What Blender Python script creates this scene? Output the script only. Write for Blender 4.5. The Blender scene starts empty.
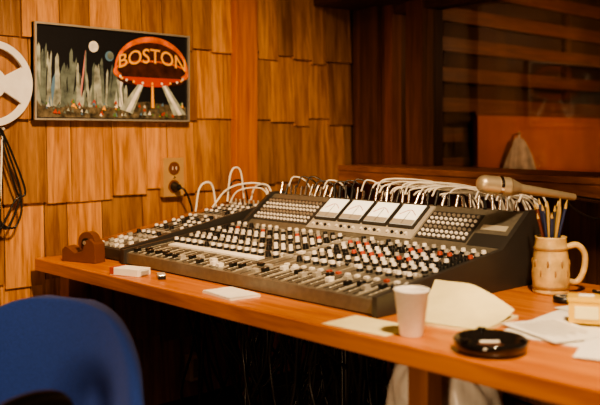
import bpy, math, random
from mathutils import Matrix, Vector, noise
random.seed(7)
D=bpy.data
COL=bpy.context.scene.collection

# ---------------- materials ----------------
def mat(name,c,rough=.5,metal=0.,noise_amt=.0,nscale=20.,bump=0.,emit=None,trans=0.,coat=0.,sheen=0.,spec=.5):
    m=D.materials.new(name); m.use_nodes=True
    nt=m.node_tree; b=nt.nodes['Principled BSDF']
    b.inputs['Base Color'].default_value=(*c,1); b.inputs['Roughness'].default_value=rough
    b.inputs['Metallic'].default_value=metal
    b.inputs['Specular IOR Level'].default_value=spec
    b.inputs['Transmission Weight'].default_value=trans
    b.inputs['Coat Weight'].default_value=coat
    b.inputs['Sheen Weight'].default_value=sheen
    if emit:
        b.inputs['Emission Color'].default_value=(*c,1); b.inputs['Emission Strength'].default_value=emit
    tc=nt.nodes.new('ShaderNodeTexCoord'); n=nt.nodes.new('ShaderNodeTexNoise')
    n.inputs['Scale'].default_value=nscale; n.inputs['Detail'].default_value=4
    nt.links.new(tc.outputs['Object'],n.inputs['Vector'])
    a=max(noise_amt,.06)
    r=nt.nodes.new('ShaderNodeValToRGB')
    r.color_ramp.elements[0].position=.3; r.color_ramp.elements[1].position=.7
    r.color_ramp.elements[0].color=(*[x*(1-a) for x in c],1); r.color_ramp.elements[1].color=(*[min(1,x*(1+a)) for x in c],1)
    nt.links.new(n.outputs['Fac'],r.inputs['Fac']); nt.links.new(r.outputs['Color'],b.inputs['Base Color'])
    if bump:
        bp=nt.nodes.new('ShaderNodeBump'); bp.inputs['Strength'].default_value=bump; bp.inputs['Distance'].default_value=.01
        nt.links.new(n.outputs['Fac'],bp.inputs['Height']); nt.links.new(bp.outputs['Normal'],b.inputs['Normal'])
    return m

def wood(name,dark,light,scale=(14,14,1.1),rough=.5,island=.45,bump=.25,coat=0.):
    m=D.materials.new(name); m.use_nodes=True
    nt=m.node_tree; b=nt.nodes['Principled BSDF']; L=nt.links.new; N=nt.nodes.new
    b.inputs['Roughness'].default_value=rough; b.inputs['Coat Weight'].default_value=coat
    tc=N('ShaderNodeTexCoord'); geo=N('ShaderNodeNewGeometry')
    off=N('ShaderNodeVectorMath'); off.operation='SCALE'; off.inputs[0].default_value=(7.3,3.1,11.7)
    L(geo.outputs['Random Per Island'],off.inputs['Scale'])
    add=N('ShaderNodeVectorMath'); add.operation='ADD'
    L(tc.outputs['Object'],add.inputs[0]); L(off.outputs[0],add.inputs[1])
    mp=N('ShaderNodeMapping'); mp.inputs['Scale'].default_value=scale; L(add.outputs[0],mp.inputs['Vector'])
    n=N('ShaderNodeTexNoise'); n.inputs['Scale'].default_value=2.2; n.inputs['Detail'].default_value=7; n.inputs['Distortion'].default_value=.8
    L(mp.outputs[0],n.inputs['Vector'])
    mp2=N('ShaderNodeMapping'); mp2.inputs['Scale'].default_value=[s*6 for s in scale]; L(add.outputs[0],mp2.inputs['Vector'])
    n2=N('ShaderNodeTexNoise'); n2.inputs['Scale'].default_value=2; n2.inputs['Detail'].default_value=3
    L(mp2.outputs[0],n2.inputs['Vector'])
    mx=N('ShaderNodeMath'); mx.operation='MULTIPLY_ADD'; mx.inputs[1].default_value=.35
    L(n2.outputs['Fac'],mx.inputs[0]); L(n.outputs['Fac'],mx.inputs[2])
    r=N('ShaderNodeValToRGB'); r.color_ramp.elements[0].position=.5; r.color_ramp.elements[1].position=.85
    r.color_ramp.elements[0].color=(*dark,1); r.color_ramp.elements[1].color=(*light,1)
    L(mx.outputs[0],r.inputs['Fac'])
    mr=N('ShaderNodeMapRange'); mr.inputs['To Min'].default_value=1-island; mr.inputs['To Max'].default_value=1+island*.25
    L(geo.outputs['Random Per Island'],mr.inputs['Value'])
    vm=N('ShaderNodeVectorMath'); vm.operation='SCALE'; L(r.outputs['Color'],vm.inputs[0]); L(mr.outputs[0],vm.inputs['Scale'])
    L(vm.outputs[0],b.inputs['Base Color'])
    bp=N('ShaderNodeBump'); bp.inputs['Strength'].default_value=bump; bp.inputs['Distance'].default_value=.006
    L(mx.outputs[0],bp.inputs['Height']); L(bp.outputs['Normal'],b.inputs['Normal'])
    return m

M_shingle=wood('cedar_shingle',(.33,.125,.028),(.70,.33,.100),(14,14,1.0),.42,.48,.4)
M_back=mat('wall_backing',(.05,.02,.008),.9)
M_trim=wood('redwood_trim',(.40,.11,.02),(.66,.22,.045),(14,14,.8),.4,.1,.15)
M_dark=wood('dark_stained_wood',(.080,.026,.009),(.18,.062,.019),(12,12,.8),.45,.3,.15)
M_low=wood('brown_plank',(.16,.06,.02),(.32,.13,.045),(12,12,.8),.5,.3,.15)
M_darkh=wood('dark_wood_beam',(.055,.020,.008),(.12,.042,.015),(1,12,12),.5,.2,.15)
M_jamb=wood('jamb_wood',(.15,.042,.012),(.27,.085,.022),(12,12,.8),.45,.1,.15)
M_sill=wood('sill_wood',(.24,.08,.022),(.46,.18,.055),(.8,12,12),.35,.1,.1)
M_slat=wood('slat_wood',(.13,.038,.011),(.26,.082,.024),(12,.8,12),.5,.25,.15)
M_orange=mat('orange_panel',(.60,.155,.028),.5,noise_amt=.15,nscale=4)
M_table=wood('table_wood',(.44,.125,.024),(.70,.25,.056),(.8,12,12),.38,.06,.05,.15)
M_leg=wood('table_leg_wood',(.26,.09,.025),(.42,.16,.05),(12,12,.8),.5,.2,.15)
M_carpet=mat('carpet',(.06,.032,.018),.95,noise_amt=.4,nscale=200,bump=.4)
M_ceil=mat('ceiling_tile',(.14,.085,.05),.9,noise_amt=.15,nscale=60)
M_plaster=mat('painted_wall',(.12,.065,.035),.85)
M_cons=mat('console_panel',(.20,.18,.140),.34,.35,noise_amt=.12,nscale=60)
M_consd=mat('console_dark',(.040,.036,.032),.4)
M_line=mat('panel_line',(.50,.46,.36),.4)
M_white=mat('white_plastic',(.92,.88,.80),.35)
M_reel=mat('reel_aluminium',(.95,.93,.88),.4,.2)
M_red=mat('red_plastic',(.48,.08,.04),.35)
M_black=mat('black_plastic',(.012,.012,.012),.35)
M_grey=mat('grey_plastic',(.42,.39,.33),.35)
M_chrome=mat('chrome',(.78,.74,.68),.22,1.)
M_metal=mat('brushed_metal',(.66,.60,.50),.4,.75)
M_gold=mat('brass_microphone',(.62,.50,.33),.38,.6)
M_cream=mat('meter_face',(.95,.88,.66),.3,emit=1.0)
M_paper=mat('paper_white',(.94,.91,.82),.7,noise_amt=.05)
M_cloth=mat('grey_cloth',(.62,.57,.50),.9,noise_amt=.3,nscale=15)
M_yel=mat('legal_pad_yellow',(.93,.83,.45),.7)
M_foam=mat('foam_cup_white',(.95,.92,.85),.6,bump=.05,nscale=200)
M_cablew=mat('cable_white',(.88,.84,.74),.4)
M_cableb=mat('cable_black',(.014,.012,.012),.35)
M_blue=mat('blue_fabric',(.040,.115,.62),.85,noise_amt=.2,nscale=300,bump=.25,sheen=.4)
M_brown=mat('brown_plastic',(.16,.055,.02),.35)
M_stein=mat('stein_ceramic',(.66,.45,.18),.3,noise_amt=.3,nscale=25)
M_steinb=mat('stein_band',(.34,.18,.06),.3)
M_must=mat('mustard_plastic',(.80,.50,.05),.35)
M_glassd=mat('smoked_glass',(.012,.010,.009),.08,coat=.6)
M_brass=mat('tan_outlet_plate',(.62,.38,.15),.35,.3)
M_bag=mat('plastic_bag_white',(.95,.93,.89),.3)
M_pen=[mat('pen_%d'%i,c,.4) for i,c in enumerate([(.03,.03,.03),(.5,.33,.1),(.02,.03,.09),(.12,.03,.02)])]

# ---------------- mesh builder ----------------
class MB:
    def __init__(s): s.v=[];s.f=[];s.m=[];s.sm=[];s.mats=[];s.M=Matrix.Identity(4)
    def add(s,vs,fs,m,smooth=False):
        o=len(s.v)
        if m not in s.mats: s.mats.append(m)
        k=s.mats.index(m)
        s.v+= [tuple(s.M@Vector(p)) for p in vs]
        for f in fs: s.f.append([i+o for i in f]); s.m.append(k); s.sm.append(smooth)
    def box(s,a,b,m):
        x0,y0,z0=a;x1,y1,z1=b
        v=[(x0,y0,z0),(x1,y0,z0),(x1,y1,z0),(x0,y1,z0),(x0,y0,z1),(x1,y0,z1),(x1,y1,z1),(x0,y1,z1)]
        s.add(v,[(3,2,1,0),(4,5,6,7),(0,1,5,4),(1,2,6,5),(2,3,7,6),(3,0,4,7)],m)
    def cyl(s,p0,p1,r0,r1,m,n=12,smooth=True):
        p0=Vector(p0);p1=Vector(p1);d=(p1-p0).normalized()
        a=d.orthogonal().normalized();b=d.cross(a)
        v=[];
        for p,r in((p0,r0),(p1,r1)):
            for i in range(n):
                t=2*math.pi*i/n; v.append(p+r*(math.cos(t)*a+math.sin(t)*b))
        s.add(v,[(i,(i+1)%n,n+(i+1)%n,n+i) for i in range(n)],m,smooth)
        s.add(v[:n],[tuple(range(n))[::-1]],m); s.add(v[n:],[tuple(range(n))],m)
    def lathe(s,c,prof,m,n=32,smooth=True):
        v=[];f=[]
        for r,z in prof:
            for i in range(n):
                t=2*math.pi*i/n; v.append((c[0]+r*math.cos(t),c[1]+r*math.sin(t),c[2]+z))
        for j in range(len(prof)-1):
            for i in range(n): f.append((j*n+i,j*n+(i+1)%n,(j+1)*n+(i+1)%n,(j+1)*n+i))
        s.add(v,f,m,smooth)
    def sphere(s,c,r,m,n=16,sc=(1,1,1)):
        k=n//2;v=[];f=[]
        for j in range(k+1):
            ph=math.pi*j/k-math.pi/2
            for i in range(n):
                t=2*math.pi*i/n; v.append((c[0]+sc[0]*r*math.cos(ph)*math.cos(t),c[1]+sc[1]*r*math.cos(ph)*math.sin(t),c[2]+sc[2]*r*math.sin(ph)))
        for j in range(k):
            for i in range(n): f.append((j*n+i,j*n+(i+1)%n,(j+1)*n+(i+1)%n,(j+1)*n+i))
        s.add(v,f,m,True)
    def tube(s,pts,r,m,n=8,sub=6,closed=False):
        P=[Vector(p) for p in pts];Q=[]
        if len(P)>2:
            E=[2*P[0]-P[1]]+P+[2*P[-1]-P[-2]] if not closed else [P[-1]]+P+[P[0],P[1]]
            for i in range(1,len(E)-2):
                for k in range(sub):
                    t=k/sub;a,b,c,d=E[i-1],E[i],E[i+1],E[i+2]
                    Q.append(.5*((2*b)+(-a+c)*t+(2*a-5*b+4*c-d)*t*t+(-a+3*b-3*c+d)*t**3))
            if not closed: Q.append(P[-1])
        else: Q=P
        v=[];f=[];L=len(Q);up=None
        for i,q in enumerate(Q):
            if closed: d=(Q[(i+1)%L]-Q[i-1]).normalized()
            else: d=(Q[min(i+1,L-1)]-Q[max(i-1,0)]).normalized()
            if up is None: up=d.orthogonal().normalized()
            up=(up-d*up.dot(d)).normalized(); b=d.cross(up)
            for k in range(n):
                t=2*math.pi*k/n; v.append(q+r*(math.cos(t)*up+math.sin(t)*b))
        for i in range(L if closed else L-1):
            j=(i+1)%L
            for k in range(n): f.append((i*n+k,i*n+(k+1)%n,j*n+(k+1)%n,j*n+k))
        s.add(v,f,m,True)
        if not closed:
            s.add(v[:n],[tuple(range(n))[::-1]],m); s.add(v[-n:],[tuple(range(n))],m)
    def prism(s,prof,x0,x1,m):
        n=len(prof); v=[(x0,y,z) for y,z in prof]+[(x1,y,z) for y,z in prof]
        s.add(v,[tuple(range(n))[::-1],tuple(range(n,2*n))]+[(i,(i+1)%n,n+(i+1)%n,n+i) for i in range(n)],m)
    def done(s,name,bevel=0,parent=None,fix=True):
        me=D.meshes.new(name); me.from_pydata(s.v,[],s.f)
        for m in s.mats: me.materials.append(m)
        me.polygons.foreach_set('material_index',s.m); me.polygons.foreach_set('use_smooth',s.sm)
        if fix:
            import bmesh
            bm=bmesh.new();bm.from_mesh(me);bmesh.ops.recalc_face_normals(bm,faces=bm.faces);bm.to_mesh(me);bm.free()
        me.update()
        o=D.objects.new(name,me); COL.objects.link(o)
        if parent: o.parent=parent
        if bevel:
            b=o.modifiers.new('bevel','BEVEL'); b.width=bevel; b.segments=2; b.limit_method='ANGLE'
        return o

# ---------------- room shell ----------------
b=MB(); b.box((-3.5,-2.3,-.1),(2.2,9,0),M_carpet); b.done('floor')
b=MB(); b.box((-3.5,-2.3,2.5),(2.2,9,2.6),M_ceil); b.done('ceiling')
b=MB(); b.box((2.0,-2.3,0),(2.1,9,2.5),M_plaster); b.done('wall_right')
b=MB(); b.box((-3.5,-2.3,0),(2.1,-2.2,2.5),M_plaster); b.done('wall_back')
b=MB(); b.box((-3.5,8.6,0),(2.1,8.7,2.5),M_darkh); b.done('wall_far')
b=MB(); b.box((-3.5,-2.25,0),(-3.345,8.65,2.5),M_back)
k=0; zb=-.026
while zb<2.5:
    y=-2.2+random.uniform(-.1,0)
    while y<3.5:
        w=random.choice([.11,.14,.16,.18,.2,.22])*random.uniform(.93,1.05)
        y1=min(y+w,3.5); y0=max(y,-2.2)
        if y1-y0>.02:
            z0=max(0.005,zb+random.choice([0,0,-.012,.012,.022,-.02]))
            z1=min(zb+.336+.045,2.498)
            t0=random.uniform(.020,.030); g=.0024; t1=.005
            xo=-3.345; sk=random.uniform(-.004,.004)
            v=[(xo,y0+g,z0),(xo,y1-g,z0+sk),(xo+t0,y1-g,z0+sk),(xo+t0,y0+g,z0),(xo,y0+g,z1),(xo,y1-g,z1),(xo+t1,y1-g,z1),(xo+t1,y0+g,z1)]
            b.add(v,[(3,2,1,0),(4,5,6,7),(0,1,5,4),(1,2,6,5),(2,3,7,6),(3,0,4,7)],M_shingle)
        y+=w
    zb+=.336
b.done('wall_left')
b=MB(); b.box((-3.33,2.627,0),(-3.285,2.765,2.5),M_trim); b.done('trim_1',.004)

A=math.radians(-8)
MW=Matrix.Translation((-3.32,3.5,0))@Matrix.Rotation(A,4,'Z')
b=MB(); b.M=MW
b.box((0,0,0),(5.38,.14,1.06),M_dark)
b.box((0,0,1.95),(5.38,.14,2.5),M_dark)
b.box((0,0,1.06),(.27,.14,1.95),M_dark); b.box((3.6,0,1.06),(5.38,.14,1.95),M_dark)
u=.02
while u<5.3:
    w=.16; b.box((u,-.012,.06),(u+w-.004,0,1.0),M_low); u+=w
b.done('wall_window')
b=MB(); b.M=MW; b.box((0.03,-.30,1.95),(5.3,0,2.499),M_darkh); b.done('trim_2',.006)
b=MB(); b.M=MW
b.box((.10,-.035,1.09),(.25,0.0,1.95),M_dark)
b.box((.27,.0,1.06),(.33,.14,1.95),M_jamb)
b.box((.45,-.01,1.09),(.575,.14,1.95),M_dark)
b.box((.27,.02,1.90),(3.6,.13,1.95),M_darkh)
b.done('window_1',.004)
b=MB(); b.M=MW
b.box((.18,-.25,1.06),(5.2,.14,1.09),M_sill); b.box((.18,-.245,1.0),(5.2,-.22,1.06),M_sill)
b.done('trim_3',.005)
gm=D.materials.new('window_glass'); gm.use_nodes=True; nt=gm.node_tree; nt.nodes.clear()
o_=nt.nodes.new('ShaderNodeOutputMaterial'); mx=nt.nodes.new('ShaderNodeMixShader'); tr=nt.nodes.new('ShaderNodeBsdfTransparent'); gl=nt.nodes.new('ShaderNodeBsdfGlossy')
fr=nt.nodes.new('ShaderNodeFresnel'); fr.inputs['IOR'].default_value=1.7; gl.inputs['Roughness'].default_value=.05; tr.inputs['Color'].default_value=(.80,.78,.74,1)
nt.links.new(fr.outputs[0],mx.inputs[0]);nt.links.new(tr.outputs[0],mx.inputs[1]);nt.links.new(gl.outputs[0],mx.inputs[2]);nt.links.new(mx.outputs[0],o_.inputs[0])
b=MB(); b.M=MW; b.add([(.33,.07,1.09),(3.6,.07,1.09),(3.6,.07,1.9),(.33,.07,1.9)],[(0,1,2,3)],gm)
b.done('window_pane',parent=D.objects['window_1'],fix=False)

# live room
b=MB()
z=.30
while z<2.45:
    b.box((-3.30,4.16,z-.045),(-3.262,8.4,z+.045),M_slat); z+=.19
for y in (4.2,5.8,7.4): b.box((-3.345,y,0.02),(-3.30,y+.07,2.48),M_darkh)
b.done('wall_slats',.003)
b=MB(); b.box((-3.22,4.50,.0),(-3.18,8.2,1.375),M_orange); b.box((-3.225,4.48,1.375),(-3.18,8.2,1.40),M_slat)
b.done('acoustic_panel',.004)
b=MB(); v=[];f=[];NU=30;NV=14
for j in range(NV+1):
    t=j/NV
    for i in range(NU+1):
        u=i/NU*2-1; hw=.06+.18*t**.6
        v.append((-3.135+.02*math.sin(u*9+t*2)*t+.012*math.cos(u*17)*t,4.90+u*hw+.03*t,1.265-.34*t-.07*abs(u)*(1-t)+.02*math.sin(u*8)*t+.018*math.sin(u*9+1)))
for j in range(NV):
    for i in range(NU): q=j*(NU+1)+i; f.append((q,q+1,q+NU+2,q+NU+1))
b.add(v,f,M_cloth,True); b.cyl((-3.178,4.90,1.252),(-3.12,4.90,1.262),.006,.006,M_metal)
b.done('hanging_towel',fix=False)

# ---------------- table ----------------
TX0,TX1,TY0,TY1=-3.26,-.45,1.56,2.66
TB=.70
b=MB(); b.box((TX0,TY0,TB),(TX1,TY1,.75),M_table)
b.box((TX0+.06,TY1-.10,.62),(TX1-.06,TY1-.06,TB),M_leg)
for x,y,s in ((-3.12,1.60,.075),(-1.335,1.60,.06),(-.62,1.60,.075),(-3.12,2.52,.075),(-1.36,2.52,.075),(-.62,2.52,.075)):
    b.box((x,y,0),(x+s,y+s,TB),M_leg)
b.done('wooden_table',.004)

# ---------------- mixing console ----------------
CX0,CX1=-2.87,-1.55; Y0,Z0=1.74,.795; Y1,Z1=2.34,.868; Y2,Z2=2.50,.988
b=MB()
b.prism([(Y0,.755),(Y0,Z0),(Y1,Z1),(Y2,Z2),(2.55,Z2),(2.55,.755)],CX0+.018,CX1-.018,M_cons)
side=[(Y0-.012,.751),(Y0-.012,Z0+.012),(Y1-.01,Z1+.014),(Y2-.012,Z2+.010),(2.56,Z2+.010),(2.56,.751)]
b.prism(side,CX0,CX0+.018,M_consd); b.prism(side,CX1-.018,CX1,M_consd)
a1=math.atan2(Z1-Z0,Y1-Y0); L1=math.hypot(Z1-Z0,Y1-Y0)
b.M=Matrix.Translation((CX0+.018,Y0,Z0))@Matrix.Rotation(a1,4,'X')
W=CX1-CX0-.036; NC=32; p=W/NC
def knob(b,x,y,r,cap,h=.016,sk=M_black):
    b.cyl((x,y,0),(x,y,h*.5),r,r*.9,sk,10); b.cyl((x,y,h*.5),(x,y,h),r*.78,r*.66,cap,10)
rows=[(.222,'w'),(.258,'k'),(.294,'w'),(.330,'w'),(.366,'k'),(.402,'w'),(.438,'w'),(.474,'r'),(.510,'g'),(.546,'w')]
cm={'w':M_white,'r':M_red,'k':M_black,'g':M_grey}
for i in range(NC):
    x=(i+.5)*p
    b.box((x-p/2-.0008,.01,0),(x-p/2+.0008,L1-.01,.0012),M_line if i%2==0 else M_consd)
    right=i>=18
    if i in (16,17):
        for v_ in (.05,.11,.24,.30,.36,.42,.48,.53): b.box((x-.012,v_,0),(x+.012,v_+.018,.008),random.choice([M_grey,M_grey,M_white,M_black]))
        continue
    b.box((x-.002,.02,0),(x+.002,.145,.0015),M_black)
    fy=random.uniform(.035,.075) if not right else random.uniform(.06,.13)
    b.box((x-.009,fy-.011,.001),(x+.009,fy+.011,.013),M_white if random.random()<.2 else M_grey if random.random()<.3 else M_black)
    b.box((x-.003,fy-.001,.013),(x+.003,fy+.001,.0135),M_white)
    b.box((x+.011,.03,0),(x+.013,.135,.0012),M_line)
    for q in range(5): b.box((x+.008,.035+q*.024,0),(x+.014,.037+q*.024,.0014),M_white)
    if right: b.box((x-.007,.158,0),(x+.007,.172,.006),M_white if random.random()<.75 else M_red)
    for (vy,c) in rows:
        if vy==.258:
            b.box((x-.013,vy-.006,0),(x-.003,vy+.006,.007),M_white if random.random()<.6 else M_black); b.box((x+.003,vy-.006,0),(x+.013,vy+.006,.007),M_grey)
            continue
        if random.random()<.07: continue
        cc=cm[c]
        if c=='w' and random.random()<.2: cc=random.choice([M_grey,M_black])
        if c=='r' and (not right or random.random()<.5): cc=M_black if random.random()<.8 else M_red
        if right and vy==.366 and 20<i<28: cc=M_red
        knob(b,x+random.uniform(-.001,.001),vy,.0115,cc,.020)
        if random.random()<.5: b.box((x+.014,vy+.012,0),(x+.018,vy+.016,.004),M_white)
b.box((.05,.160,0),(.05+13.5*p,.195,.006),M_paper)
b.M=Matrix.Translation((0,Y1,Z1))@Matrix.Rotation(math.atan2(Z2-Z1,Y2-Y1),4,'X')
L2=math.hypot(Z2-Z1,Y2-Y1)
for x0,x1 in((-2.84,-2.51),(-1.93,-1.73)):
    b.box((x0-.01,.03,0),(x1+.01,L2-.03,.003),M_consd)
    n=int((x1-x0)/.021)
    for i in range(n+1):
        for j in range(6):
            xx=x0+.005+i*.021; yy=.045+j*.022
            b.cyl((xx,yy,.002),(xx,yy,.008),.0072,.006,M_white if (j%3!=2) else M_metal,8)
b.box((-2.49,.012,0),(-1.945,L2-.008,.006),M_grey)
for i in range(4):
    x=-2.475+i*.131
    b.box((x,.060,.005),(x+.118,L2-.016,.018),M_consd)
    b.box((x+.006,.068,.018),(x+.112,L2-.023,.0195),M_cream)
    b.box((x+.058,.072,.0195),(x+.060,.14,.0205),M_black)
    b.tube([(x+.02,.120,.0205),(x+.059,.146,.0205),(x+.098,.120,.0205)],.0012,M_red,6,5)
    b.box((x+.006,.068,.0194),(x+.112,.095,.0202),M_grey)
    for j in range(5): b.cyl((x+.015+j*.022,.035,.006),(x+.015+j*.022,.035,.013),.006,.006,M_black if j%2 else M_white,8)
b.box((-1.70,.10,0),(-1.60,.125,.002),M_line)
b.box((-1.71,.02,0),(-1.58,.08,.002),M_consd)
b.M=Matrix.Identity(4)
x=-2.83
while x<-1.60:
    lean=random.uniform(-.02,.004); h=random.uniform(.035,.055)
    b.cyl((x,2.515,Z2),(x+lean,2.535,Z2+h),.0070,.0055,M_chrome if random.random()<.75 else M_black,8)
    x+=random.uniform(.026,.036)
console=b.done('mixing_console')
bb=MB()
for i in range(17):
    xs=-2.30+i*.024+random.uniform(-.008,.008); xe=-1.90+i*.021+random.uniform(-.04,.04)
    h=random.uniform(1.045,1.075)-.001*i; yo=random.uniform(0,.06)
    bb.tube([(xs,2.53,1.02),(xs+.01,2.56,h-.005),(xs+.10,2.58+yo,h),((xs+xe)/2+.05,2.59+yo,h-.012),(xe-.02,2.62,1.02),(xe+.01,2.63,.93),(xe+.01,2.64,.78)],.0040,M_cablew,6,6)
for i in range(5):
    xs=-1.80+i*.045
    bb.tube([(xs,2.53,1.02),(xs+.01,2.555,1.055),(xs+.05,2.60,1.04),(xs+.07,2.63,.93),(xs+.07,2.64,.78)],.004,M_cablew,6,6)
for i in range(10):
    xs=-2.80+i*.055
    bb.tube([(xs,2.535,1.02),(xs+.01,2.56,1.05+random.uniform(0,.02)),(xs+.06,2.60,1.03),(xs+.08,2.62,.9),(xs+.08,2.63,.78)],.0034,M_cablew if i%4==0 else M_cableb,6,5)
bb.done('signal_cables',parent=console)

b=MB(); mx0,mx1=-3.16,-2.90; my0,my1=1.76,2.50; mz0,mz1=.795,.93
b.prism([(my0,.755),(my0,mz0),(my1,mz1),(my1+.05,mz1),(my1+.05,.755)],mx0+.015,mx1-.015,M_consd)
sd=[(my0-.01,.751),(my0-.01,mz0+.012),(my1,mz1+.012),(my1+.06,mz1+.012),(my1+.06,.751)]
b.prism(sd,mx0,mx0+.015,M_leg); b.prism(sd,mx1-.015,mx1,M_consd)
a3=math.atan2(mz1-mz0,my1-my0); L3=math.hypot(mz1-mz0,my1-my0)
b.M=Matrix.Translation((mx0+.015,my0,mz0))@Matrix.Rotation(a3,4,'X')
b.box((.005,.008,0),(.225,L3-.01,.002),M_consd)
for i in range(1,6):
    b.box((i*.038+.0,.01,.002),(i*.038+.002,L3-.02,.003),M_line)
for i in range(6):
    for j in range(16):
        x=.02+i*.038; y=.03+j*.0455
        if j in (5,11): b.box((x-.015,y-.004,0),(x+.015,y+.006,.004),M_line); continue
        if random.random()<.12: continue
        if j<4: b.box((x-.007,y-.010,0),(x+.007,y+.010,.012),random.choice([M_white,M_grey,M_white]))
        else: knob(b,x,y,.0115,random.choice([M_white,M_white,M_white,M_metal,M_black]),.016)
b.box((.0,.705,0),(.23,.71,.004),M_line)
for i in range(7): b.cyl((.02+i*.032,.725,0),(.02+i*.032,.728,.03),.006,.005,M_metal,8)
sm=b.done('rack_mixer')
bb=MB()
def arc(p0,p1,h,sway=0,r=.0045,m=M_cablew):
    p0=Vector(p0);p1=Vector(p1);q=(p0+p1)/2
    bb.tube([p0,p0.lerp(q,.35)+Vector((0,sway,h*.8)),q+Vector((0,sway,h)),p1.lerp(q,.35)+Vector((0,sway,h*.8)),p1],r,m,7,6)
arc((-3.12,2.26,.905),(-3.10,2.36,.925),.12); arc((-3.08,2.41,.945),(-3.07,2.50,.955),.15)
arc((-3.10,2.34,.92),(-2.93,2.54,.955),.09,.02); arc((-3.02,2.50,.95),(-2.90,2.53,.96),.07)
arc((-3.05,2.40,.94),(-2.91,2.52,.96),.06,0,.0035)
arc((-3.12,2.44,.94),(-3.09,2.54,.94),.10,0,.004,M_cableb)
bb.done('patch_leads',parent=sm)

# ---------------- wall items ----------------
PX,PY,PZ,PW,PH=-3.30,1.575,1.312,.775,.405
S=dict(spec=.25)
M_pbg=mat('poster_black',(.008,.008,.010),.5,**S); M_por=mat('poster_orange',(.72,.13,.015),.5,noise_amt=.6,nscale=14,**S)
M_pyl=mat('poster_gold',(.92,.42,.05),.5,**S); M_pgr=mat('poster_crystal',(.30,.33,.28),.5,noise_amt=.6,nscale=22,**S)
M_pgr2=mat('poster_crystal_dark',(.12,.15,.13),.5,noise_amt=.5,nscale=25,**S); M_pwh=mat('poster_white',(.75,.72,.66),.5,noise_amt=.3,nscale=20,**S)
M_pgd=mat('poster_ground',(.10,.08,.05),.5,noise_amt=.9,nscale=45,**S); M_prd=mat('poster_red',(.45,.05,.02),.5,**S); M_pgn=mat('poster_green',(.10,.20,.06),.5,**S)
M_pbl=mat('poster_blue',(.10,.20,.32),.5,**S); M_pdk=mat('poster_brown',(.05,.014,.008),.5,noise_amt=.5,nscale=30,**S)
M_ppk=mat('poster_pink',(.55,.22,.20),.5,**S)
b=MB()
b.box((-3.325,PY,PZ),(PX,PY+PW,PZ+PH),M_pbg)
fw=.008
for y0,y1,z0,z1 in((0,PW,0,fw),(0,PW,PH-fw,PH),(0,fw,fw,PH-fw),(PW-fw,PW,fw,PH-fw)):
    b.box((-3.325,PY+y0,PZ+z0),(PX+.012,PY+y1,PZ+z1),M_metal)
lay=[0]
def shp(pts,m):
    lay[0]+=1; X=PX+.0004+lay[0]*.00004
    b.add([(X,PY+u*PW,PZ+v*PH) for u,v in pts],[tuple(range(len(pts)))],m)
def ell(cu,cv,ru,rv,m,a0=0,a1=360,n=36):
    shp([(cu+ru*math.cos(math.radians(a0+(a1-a0)*i/n)),cv+rv*math.sin(math.radians(a0+(a1-a0)*i/n))) for i in range(n+(a1-a0!=360))],m)
shp([(.02,.03),(.98,.03),(.98,.17),(.7,.22),(.5,.19),(.3,.25),(.02,.2)],M_pgd)
for i in range(54):
    u=.025+i*.0100+random.uniform(-.006,.006); h=random.uniform(.28,.62)*(1-.35*max(0,(u-.25))/.3)+.18
    ln=random.uniform(-.03,.035); w=random.uniform(.005,.014)
    shp([(u-w,.14+random.uniform(0,.08)),(u+w,.14),(u+w*.9+ln,h-.04),(u+ln+w*.3,h),(u-w*.8+ln,h-.06)],random.choice([M_pgr,M_pgr2,M_pgr,M_pgr2,M_pwh if i%5==0 else M_pgr2,M_pbl if i%7==0 else M_pgr,M_ppk if i%6==0 else M_pgr2]))
for i in range(80):
    u=random.uniform(.04,.95); v0=random.uniform(.05,.20); s_=random.uniform(.005,.014)
    shp([(u-s_,v0),(u+s_,v0-.01),(u+s_*.3,v0+s_*3.5)],random.choice([M_prd,M_pgn,M_pbl,M_pgd,M_pwh,M_pgr,M_pgr2,M_pyl,M_pgn,M_pgr2]))
ell(.35,.79,.030,.060,M_pwh); ell(.45,.70,.028,.055,M_pbl); ell(.457,.705,.020,.042,M_pgr2)
# big dome (upper half), rim disc, dark belly with lights
ell(.735,.58,.252,.37,M_por,0,180); ell(.735,.585,.236,.30,M_pdk,0,180)
ell(.735,.545,.262,.14,M_por); ell(.735,.545,.215,.085,M_pyl,190,350); ell(.735,.565,.235,.10,M_pdk)
ell(.735,.47,.235,.085,M_pdk); ell(.735,.49,.235,.05,M_prd,180,360); ell(.735,.43,.13,.045,M_prd)
for i in range(11):
    a=math.pi*i/10; ell(.735-.215*math.cos(a),.49-.065*math.sin(a),.008,.015,M_pyl if i%2 else M_pwh,n=12)
shp([(.635,.41),(.675,.40),(.600,.08),(.515,.13)],M_pgr); shp([(.650,.41),(.668,.40),(.585,.10),(.555,.11)],M_pwh)
shp([(.80,.40),(.84,.41),(.975,.08),(.885,.07)],M_pgr); shp([(.81,.40),(.825,.41),(.945,.08),(.92,.07)],M_pwh)
shp([(.727,.40),(.742,.40),(.748,.15),(.728,.15)],M_pyl)
art=b.done('framed_picture')
cu=D.curves.new('lettering_curve','FONT'); cu.body='BOSTON'; cu.size=.1; cu.extrude=.0003; cu.offset=.0008; cu.align_x='CENTER'
to=D.objects.new('tmp',cu); COL.objects.link(to); bpy.context.view_layer.update()
dg=bpy.context.evaluated_depsgraph_get(); me=D.meshes.new_from_object(to.evaluated_get(dg)); D.objects.remove(to)
xs=[v.co.x for v in me.vertices]; ys=[v.co.y for v in me.vertices]; sc=.46*PW/(max(xs)-min(xs)); cx=(max(xs)+min(xs))/2; sy=.17*PH/(max(ys)-min(ys))
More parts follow.
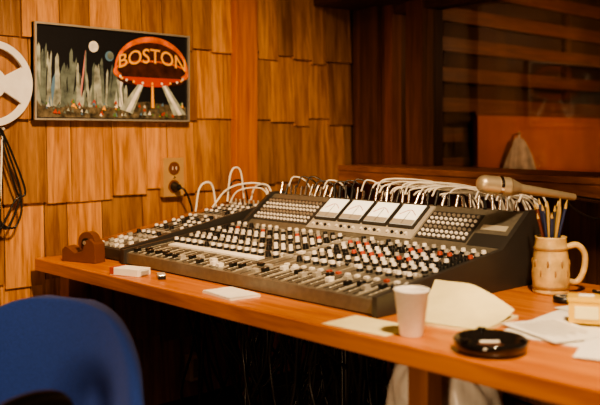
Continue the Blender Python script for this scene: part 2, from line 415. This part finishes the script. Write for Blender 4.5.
for v in me.vertices:
    x=(v.co.x-cx)*sc; y=(v.co.y-min(ys))*sy
    n_=abs(x)/(.23*PW)
    y*= 1-.15*n_
    y+= .030*(1-n_**2)
    v.co=Vector((PX+.0125+v.co.z,PY+.735*PW+x,PZ+.575*PH+y))
me.materials.clear(); me.materials.append(M_pyl)
lo=D.objects.new('lettering',me); COL.objects.link(lo); lo.parent=art

b=MB(); cy,cz,R=1.392,1.455,.172
def flange(X):
    n=72; rings=[.030,.062,.145,R]
    v=[];f=[]
    for r in rings:
        for i in range(n):
            t=2*math.pi*i/n+.5; v.append((X,cy+r*math.cos(t),cz+r*math.sin(t)))
    for j in range(3):
        for i in range(n):
            if j==1 and (i%24)<12: continue
            f.append((j*n+i,j*n+(i+1)%n,(j+1)*n+(i+1)%n,(j+1)*n+i))
    nv=len(v); v+=[(X+.002,y,z) for _,y,z in v]; f2=[tuple(q+nv for q in ff[::-1]) for ff in f]
    b.add(v,f+f2,M_reel,False)
flange(-3.302); flange(-3.287)
b.M=Matrix.Translation((-3.305,cy,cz))@Matrix.Rotation(math.pi/2,4,'Y')
b.cyl((0,0,.004),(0,0,.0175),.062,.062,M_grey,32); b.cyl((0,0,-.02),(0,0,.034),.011,.009,M_chrome,16)
b.done('tape_reel',fix=False)
b=MB()
b.cyl((-3.33,1.43,1.265),(-3.26,1.43,1.275),.006,.006,M_metal)
for i in range(3):
    o=i*.014
    b.tube([(-3.275+o*.3,1.42,1.28),(-3.27,1.44+o,1.18),(-3.27,1.48+o*1.6,1.05-o),(-3.27,1.51-o,.96+o),(-3.27,1.48-o*2,.88),(-3.27,1.42,.91),(-3.27,1.39+o,1.05),(-3.272,1.405,1.2),(-3.275,1.425,1.28)],.0045,M_cableb,6,6)
b.cyl((-3.27,1.40,.83),(-3.27,1.40,.90),.012,.010,M_red); b.tube([(-3.27,1.40,.89),(-3.27,1.42,1.0),(-3.272,1.43,1.27)],.004,M_cablew)
b.done('hanging_cable_coil')
b=MB(); oy,oz=2.264,1.053
b.box((-3.325,oy-.056,oz-.09),(-3.297,oy+.056,oz+.09),M_brass)
for dz in(.042,-.042):
    b.cyl((-3.298,oy,oz+dz),(-3.292,oy,oz+dz),.030,.030,M_brown,20)
    for dy in(-.010,.010): b.box((-3.292,oy+dy-.002,oz+dz-.008),(-3.2905,oy+dy+.002,oz+dz+.008),M_white if dz>0 else M_black)
b.cyl((-3.297,oy,oz),(-3.291,oy,oz),.006,.005,M_chrome,10)
b.cyl((-3.292,oy,oz-.042),(-3.255,oy,oz-.045),.022,.014,M_black,14)
b.tube([(-3.256,oy,oz-.045),(-3.235,oy+.02,oz-.06),(-3.24,oy+.06,oz-.14),(-3.27,oy+.09,oz-.25),(-3.285,oy+.1,.76)],.005,M_cableb)
b.done('wall_outlet',.003)
b=MB(); b.box((-3.32,2.34,.09),(-3.27,2.42,.21),M_white); b.box((-3.27,2.355,.105),(-3.266,2.405,.195),M_grey); b.done('junction_box',.003)

# ---------------- table items ----------------
T=.7505
b=MB(); b.M=Matrix.Translation((-3.04,1.66,T))@Matrix.Rotation(math.radians(-70),4,'Z')
b.prism([(-.085,0),(-.085,.045),(-.07,.06),(-.045,.050),(-.02,.035),(.02,.045),(.03,.085),(.055,.095),(.08,.075),(.085,0)],-.03,.03,M_brown)
b.cyl((-.018,.030,.078),(.018,.030,.078),.042,.042,M_brown,24); b.cyl((-.026,.030,.078),(.026,.030,.078),.018,.018,M_black,16); b.cyl((-.031,.030,.078),(.031,.030,.078),.008,.008,M_metal,12)
b.box((-.022,-.088,.044),(.022,-.078,.052),M_chrome)
b.done('tape_dispenser',.004)
b=MB(); b.M=Matrix.Translation((-2.64,1.625,T))@Matrix.Rotation(math.radians(18),4,'Z')
b.box((-.065,-.035,0),(.065,.035,.026),M_paper); b.box((-.0655,-.0355,.002),(-.045,.0355,.0265),M_red); b.box((.065,-.02,.004),(.070,.02,.019),M_grey)
b.done('cigarette_pack',.0015)
b=MB(); b.M=Matrix.Translation((-2.50,1.665,T))@Matrix.Rotation(math.radians(-30),4,'Z')
b.box((-.04,-.014,0),(.02,.014,.014),M_grey); b.box((.02,-.013,0),(.034,.013,.012),M_black); b.cyl((.026,-.008,.012),(.026,.008,.012),.004,.004,M_chrome,10)
b.done('pocket_lighter',.001)
def sheetgeo(b,cx,cy,w,h,rot,z,th,m,lines=None,curl=0,seed=0):
    b.M=Matrix.Translation((cx,cy,z))@Matrix.Rotation(math.radians(rot),4,'Z')
    N=12; v=[];f=[]
    for j in range(N+1):
        for i in range(N+1):
            u=i/N;t=j/N; q=max(0,t-.35)/.65; e=max(0,u-.45)/.55
            zz=th+curl*(q**1.7)*(1-.75*e**1.3)+.002*max(0,noise.noise((u*2+seed,t*2,seed)))
            v.append(((u-.5)*w,(t-.5)*h-curl*.35*q*q,zz))
    for j in range(N):
        for i in range(N): q=j*(N+1)+i; f.append((q,q+1,q+N+2,q+N+1))
    b.add(v,f,m,True)
    b.box((-w/2,-h/2,0),(w/2,h/2,th*.8),m)
    if lines:
        for k in range(8): b.box((-w*.4,-h*.38+k*h*.1,th+.0022),(w*(.1+.3*random.random()),-h*.38+k*h*.1+.0025,th+.0026),lines)
def sheet(name,*a,**k):
    b=MB(); sheetgeo(b,*a,**k); return b.done(name,fix=False)
sheet('note_pad',-2.09,1.650,.165,.11,-6,T,.008,M_paper)
sheet('legal_pad',-1.385,1.875,.24,.23,10,T,.010,M_yel,curl=.075)
sheet('loose_paper',-1.505,1.65,.21,.14,4,T,.0012,M_yel,seed=9)
b=MB()
sheetgeo(b,-1.00,2.04,.50,.40,6,T,.002,M_paper,seed=1)
sheetgeo(b,-1.11,2.27,.30,.24,-14,T+.004,.002,M_paper,M_grey,seed=3)
sheetgeo(b,-.90,1.92,.26,.30,20,T+.004,.002,M_foam,seed=5)
sheetgeo(b,-1.13,1.93,.22,.17,-22,T+.007,.002,M_paper,M_grey,seed=7)
b.done('paper_stack',fix=False)
b=MB(); b.lathe((-1.36,1.645,T),[(0,0),(.028,0),(.030,.003),(.043,.110),(.0455,.112),(.0455,.116),(.043,.117),(.041,.112),(.028,.008),(0,.008)],M_foam)
b.lathe((-1.36,1.645,T),[(0,.085),(.037,.085)],M_brown); b.done('foam_cup',fix=False)
b=MB(); ac=(-1.138,1.66,T)
b.lathe(ac,[(0,0),(.070,0),(.083,.010),(.086,.028),(.080,.033),(.072,.030),(.064,.012),(0,.010)],M_glassd,40)
for a in (20,140,260):
    t=math.radians(a); x=ac[0]+.078*math.cos(t);y=ac[1]+.078*math.sin(t)
    b.box((x-.008,y-.008,T+.030),(x+.008,y+.008,T+.037),M_glassd)
b.cyl((-1.17,1.665,T+.014),(-1.13,1.685,T+.018),.004,.004,M_white); b.cyl((-1.12,1.625,T+.014),(-1.10,1.655,T+.016),.004,.004,M_pen[1])
b.lathe(ac,[(0,.0115),(.035,.0115)],M_brown)
b.done('ashtray',fix=False)
mc=(-1.432,2.42,T)
b=MB()
b.lathe(mc,[(0,0),(.056,0),(.058,.006),(.054,.014),(.056,.022),(.059,.055),(.057,.10),(.052,.135),(.053,.142),(.050,.148),(.048,.172),(.050,.178),(.046,.178),(.044,.165),(.048,.10),(.05,.02),(0,.014)],M_stein,40)
for z in (.020,.140): b.lathe(mc,[(.0575-.004*(z>.1),z-.004),(.0595-.004*(z>.1),z),(.0575-.004*(z>.1),z+.004)],M_steinb,40)
for k in range(16):
    t=2*math.pi*k/16; b.sphere((mc[0]+.0565*math.cos(t),mc[1]+.0565*math.sin(t),T+.065+.03*(k%2)),.006,M_steinb,8,(.7,.7,2.2))
hx,hy=.68,.73
b.tube([(mc[0]+hx*.050,mc[1]+hy*.050,T+.145),(mc[0]+hx*.085,mc[1]+hy*.085,T+.15),(mc[0]+hx*.108,mc[1]+hy*.108,T+.12),(mc[0]+hx*.105,mc[1]+hy*.105,T+.07),(mc[0]+hx*.085,mc[1]+hy*.085,T+.035),(mc[0]+hx*.055,mc[1]+hy*.055,T+.035)],.010,M_stein,10)
for k in range(15):
    a=random.uniform(0,6.28); r=.025; l=random.uniform(.24,.31)
    p0=(mc[0]-r*math.cos(a)*.6,mc[1]-r*math.sin(a)*.6,T+.02); p1=(mc[0]+.050*math.cos(a),mc[1]+.050*math.sin(a),T+l)
    pv=Vector(p0).lerp(Vector(p1),.93); m=M_pen[k%4]
    b.cyl(p0,pv,.0050,.0050,m,8); b.cyl(pv,p1,.0050,.0012,M_pen[1],8)
b.done('ceramic_stein',fix=False)
b=MB(); b.M=Matrix.Translation((-1.12,2.07,T+.0105))@Matrix.Rotation(.5,4,'Z')
b.box((-.045,-.035,0),(.045,.035,.055),M_must); b.box((-.048,-.038,.055),(.048,.038,.066),M_must); b.box((-.03,-.039,.012),(.03,-.0345,.045),M_yel); b.box((-.02,-.012,.066),(.02,.012,.070),M_paper)
b.done('index_card_box',.004)
b=MB(); b.lathe((-1.32,2.31,T),[(.014,0),(.034,0),(.034,.018),(.014,.018),(.014,0)],M_black,28); b.lathe((-1.32,2.31,T),[(.015,.0182),(.026,.0184)],M_grey,28); b.done('tape_roll',fix=False)
b=MB(); b.cyl((-1.34,2.52,T+.005),(-1.22,2.46,T+.005),.005,.005,M_pen[0]); b.cyl((-1.22,2.46,T+.005),(-1.21,2.455,T+.005),.005,.001,M_metal); b.box((-1.32,2.504,T+.008),(-1.28,2.508,T+.012),M_metal); b.done('ballpoint_pen')

b=MB()
h0=Vector((-1.615,2.325,1.090)); h1=Vector((-1.572,2.395,1.080)); d=(Vector((-1.36,2.86,1.0))-h1)
b.cyl(h0,h1,.030,.032,M_gold,20); b.sphere(h0,.030,M_gold,16); b.cyl(h0.lerp(h1,.55),h0.lerp(h1,.68),.033,.033,M_chrome,20)
b.cyl(h1,h1+d*.08,.032,.019,M_gold,20); b.cyl(h1+d*.08,h1+d*.50,.017,.012,M_gold,16)
b.cyl(h1+d*.50,h1+d*1.15,.008,.008,M_chrome,12)
e=h1+d; b.cyl((e.x,e.y,.03),(e.x,e.y,1.03),.010,.010,M_black,12); b.cyl((e.x-.025,e.y,e.z),(e.x+.025,e.y,e.z),.018,.018,M_black,14)
b.lathe((e.x,e.y,0),[(0,.0),(.115,0),(.115,.012),(.03,.03),(.012,.05)],M_black,32)
b.tube([h1+d*.42,h1+d*.5+Vector((0,0,-.04)),h1+d*.7+Vector((0,0,-.06)),h1+d*.95],.004,M_cableb)
b.done('microphone_stand')

# ---------------- under table ----------------
b=MB()
for i in range(110):
    x=random.uniform(-2.55,-1.72); y=random.uniform(1.75,2.25); x2=min(-1.66,x+random.uniform(-.3,.3)); y2=random.uniform(1.75,2.30)
    z=random.uniform(.2,.62)
    if i%4: b.tube([(x,y,.685),(x+.02,y,.62),((x*2+x2)/3,(y*2+y2)/3,z),((x+x2*2)/3,(y+2*y2)/3,z-.03),(x2,y2,.6),(x2,y2,.685)],.0050,M_cableb,6,6)
    else: b.tube([(x,y,.685),(x+random.uniform(-.05,.05),y,.5),(x+random.uniform(-.1,.1),y,.25),(x2,y2,.02),(min(-1.64,x2+.1),y2,.008)],.0050,M_cableb,6,6)
b.done('cable_tangle')
b=MB(); bc=(-1.40,1.835,0)
b.lathe(bc,[(0,0),(.11,0),(.140,.42),(.147,.42),(.147,.43),(.138,.43),(.105,.01),(0,.01)],M_consd)
v=[];f=[];n=64;K=30
for j in range(K+1):
    t=j/K
    for i in range(n):
        a=2*math.pi*i/n
        if t<.3: r=.160;z=.28+.16*t/.3
        else:
            q=(t-.3)/.7; r=.160*math.cos(q*math.pi/2*.98)**.40; z=.44+.23*math.sin(q*math.pi/2)
        w=1+.12*noise.noise((math.cos(a)*2.2,math.sin(a)*2.2,z*14))+.035*math.sin(a*13+z*40)-.03
        w=min(w,1.03)
        v.append((bc[0]+r*w*math.cos(a),bc[1]+r*w*math.sin(a),min(.69,z+.03*noise.noise((math.cos(a)*4,math.sin(a)*4,t*6)))))
for j in range(K):
    for i in range(n): f.append((j*n+i,j*n+(i+1)%n,(j+1)*n+(i+1)%n,(j+1)*n+i))
f.append(tuple(K*n+i for i in range(n)))
b.add(v,f,M_bag,True); b.done('waste_bin',fix=False)

# ---------------- chair ----------------
ch=D.objects.new('office_chair',None); COL.objects.link(ch)
ch.location=(-1.985,.80,0); ch.rotation_euler=(0,0,math.radians(200))
path=[(.23,.44,.46),(.20,.465,.54),(.05,.455,.60),(-.10,.45,.66),(-.19,.475,.74),(-.235,.54,.76),(-.26,.61,.74),(-.285,.675,.67),(-.30,.725,.57),(-.31,.772,.45),(-.315,.803,.31),(-.316,.815,.12)]
v=[];f=[];NU=14
for k,(py,pz,w) in enumerate(path):
    back=min(1,max(0,(pz-.46)/.15)) if k>3 else 0
    for i in range(NU+1):
        u=i/NU*2-1
        v.append((u*w/2,py+back*.05*u*u*(w/.5)**2,pz+(1-back)*.05*u*u))
for k in range(len(path)-1):
    for i in range(NU): q=k*(NU+1)+i; f.append((q,q+1,q+NU+2,q+NU+1))
b=MB(); b.add(v,f,M_blue,True); s=b.done('upholstered_shell',parent=ch,fix=False)
so=s.modifiers.new('sol','SOLIDIFY'); so.thickness=.04; so.offset=0; su=s.modifiers.new('sub','SUBSURF'); su.levels=2; su.render_levels=2
b=MB()
for sx in(-1,1):
    X=sx*.335
    b.tube([(X*.8,.08,.42),(X,.06,.47),(X,.045,.60),(X,.065,.675),(X,.12,.70),(X,.20,.705),(X,.27,.68),(X,.25,.55),(X*.8,.16,.42)],.012,M_black,10)
    b.tube([(X,.05,.655),(X,.075,.692),(X,.13,.712),(X,.20,.716),(X,.26,.706)],.018,M_black,10)
b.done('armrests',parent=ch)
b=MB(); b.cyl((0,0,.10),(0,0,.42),.028,.028,M_chrome,16); b.box((-.12,-.12,.40),(.12,.12,.425),M_black)
for k in range(5):
    t=2*math.pi*k/5+.3; c,s_=math.cos(t),math.sin(t)
    b.tube([(0,0,.13),(.12*c,.12*s_,.11),(.28*c,.28*s_,.075)],.018,M_black,8); b.cyl((.28*c-.02*s_,.28*s_+.02*c,.03),(.28*c+.02*s_,.28*s_-.02*c,.03),.03,.03,M_black,14); b.cyl((.28*c,.28*s_,.03),(.28*c,.28*s_,.08),.008,.008,M_chrome,8)
b.done('pedestal_base',parent=ch)

# ---------------- lights ----------------
def area(name,loc,tgt,e,size,c=(1,.65,.35)):
    l=D.lights.new(name,'AREA'); l.energy=e; l.size=size; l.color=c
    o=D.objects.new(name,l); COL.objects.link(o); o.location=loc
    o.rotation_euler=(Vector(tgt)-Vector(loc)).to_track_quat('-Z','Y').to_euler(); return o
def spot(name,loc,tgt,e,ang,blend,r,c=(1,.67,.37)):
    l=D.lights.new(name,'SPOT'); l.energy=e; l.spot_size=math.radians(ang); l.spot_blend=blend; l.shadow_soft_size=r; l.color=c
    o=D.objects.new(name,l); COL.objects.link(o); o.location=loc
    o.rotation_euler=(Vector(tgt)-Vector(loc)).to_track_quat('-Z','Y').to_euler(); return o
spot('track_spot_console',(-1.4,1.2,2.42),(-3.0,2.08,.95),380,77,1.0,.12)
spot('track_spot_table',(-.55,1.35,2.42),(-1.15,2.0,.75),290,62,.9,.10,(1,.71,.42))
area('high_added_fill',(.2,-.4,2.4),(-2.6,1.6,.9),7,1.0)  # weak fill added from behind the camera, stands for no fixture
area('low_added_fill',(-.35,-.5,1.0),(-1.7,1.8,.6),26,.35)  # added low fill, no real lamp; brightens the bag, under-table space and chair
area('live_room_light',(-1.7,5.3,1.9),(-3.2,5.6,1.2),17,.5,(1,.55,.27))
w=D.worlds.new('World'); bpy.context.scene.world=w; w.use_nodes=True
w.node_tree.nodes['Background'].inputs[0].default_value=(.05,.03,.02,1); w.node_tree.nodes['Background'].inputs[1].default_value=.3
try: bpy.context.scene.view_settings.look='AgX - Medium High Contrast'
except Exception: pass

# ---------------- camera ----------------
cd=D.cameras.new('camera'); cd.sensor_width=36; cd.lens=849/600*36; cd.shift_y=-67.5/600
cam=D.objects.new('camera',cd); COL.objects.link(cam); cam.location=(0,0,1.25)
cam.rotation_euler=(math.pi/2,0,math.atan2(.732,.681))
cd.dof.use_dof=True; cd.dof.focus_distance=3.1; cd.dof.aperture_fstop=2.0
bpy.context.scene.camera=cam
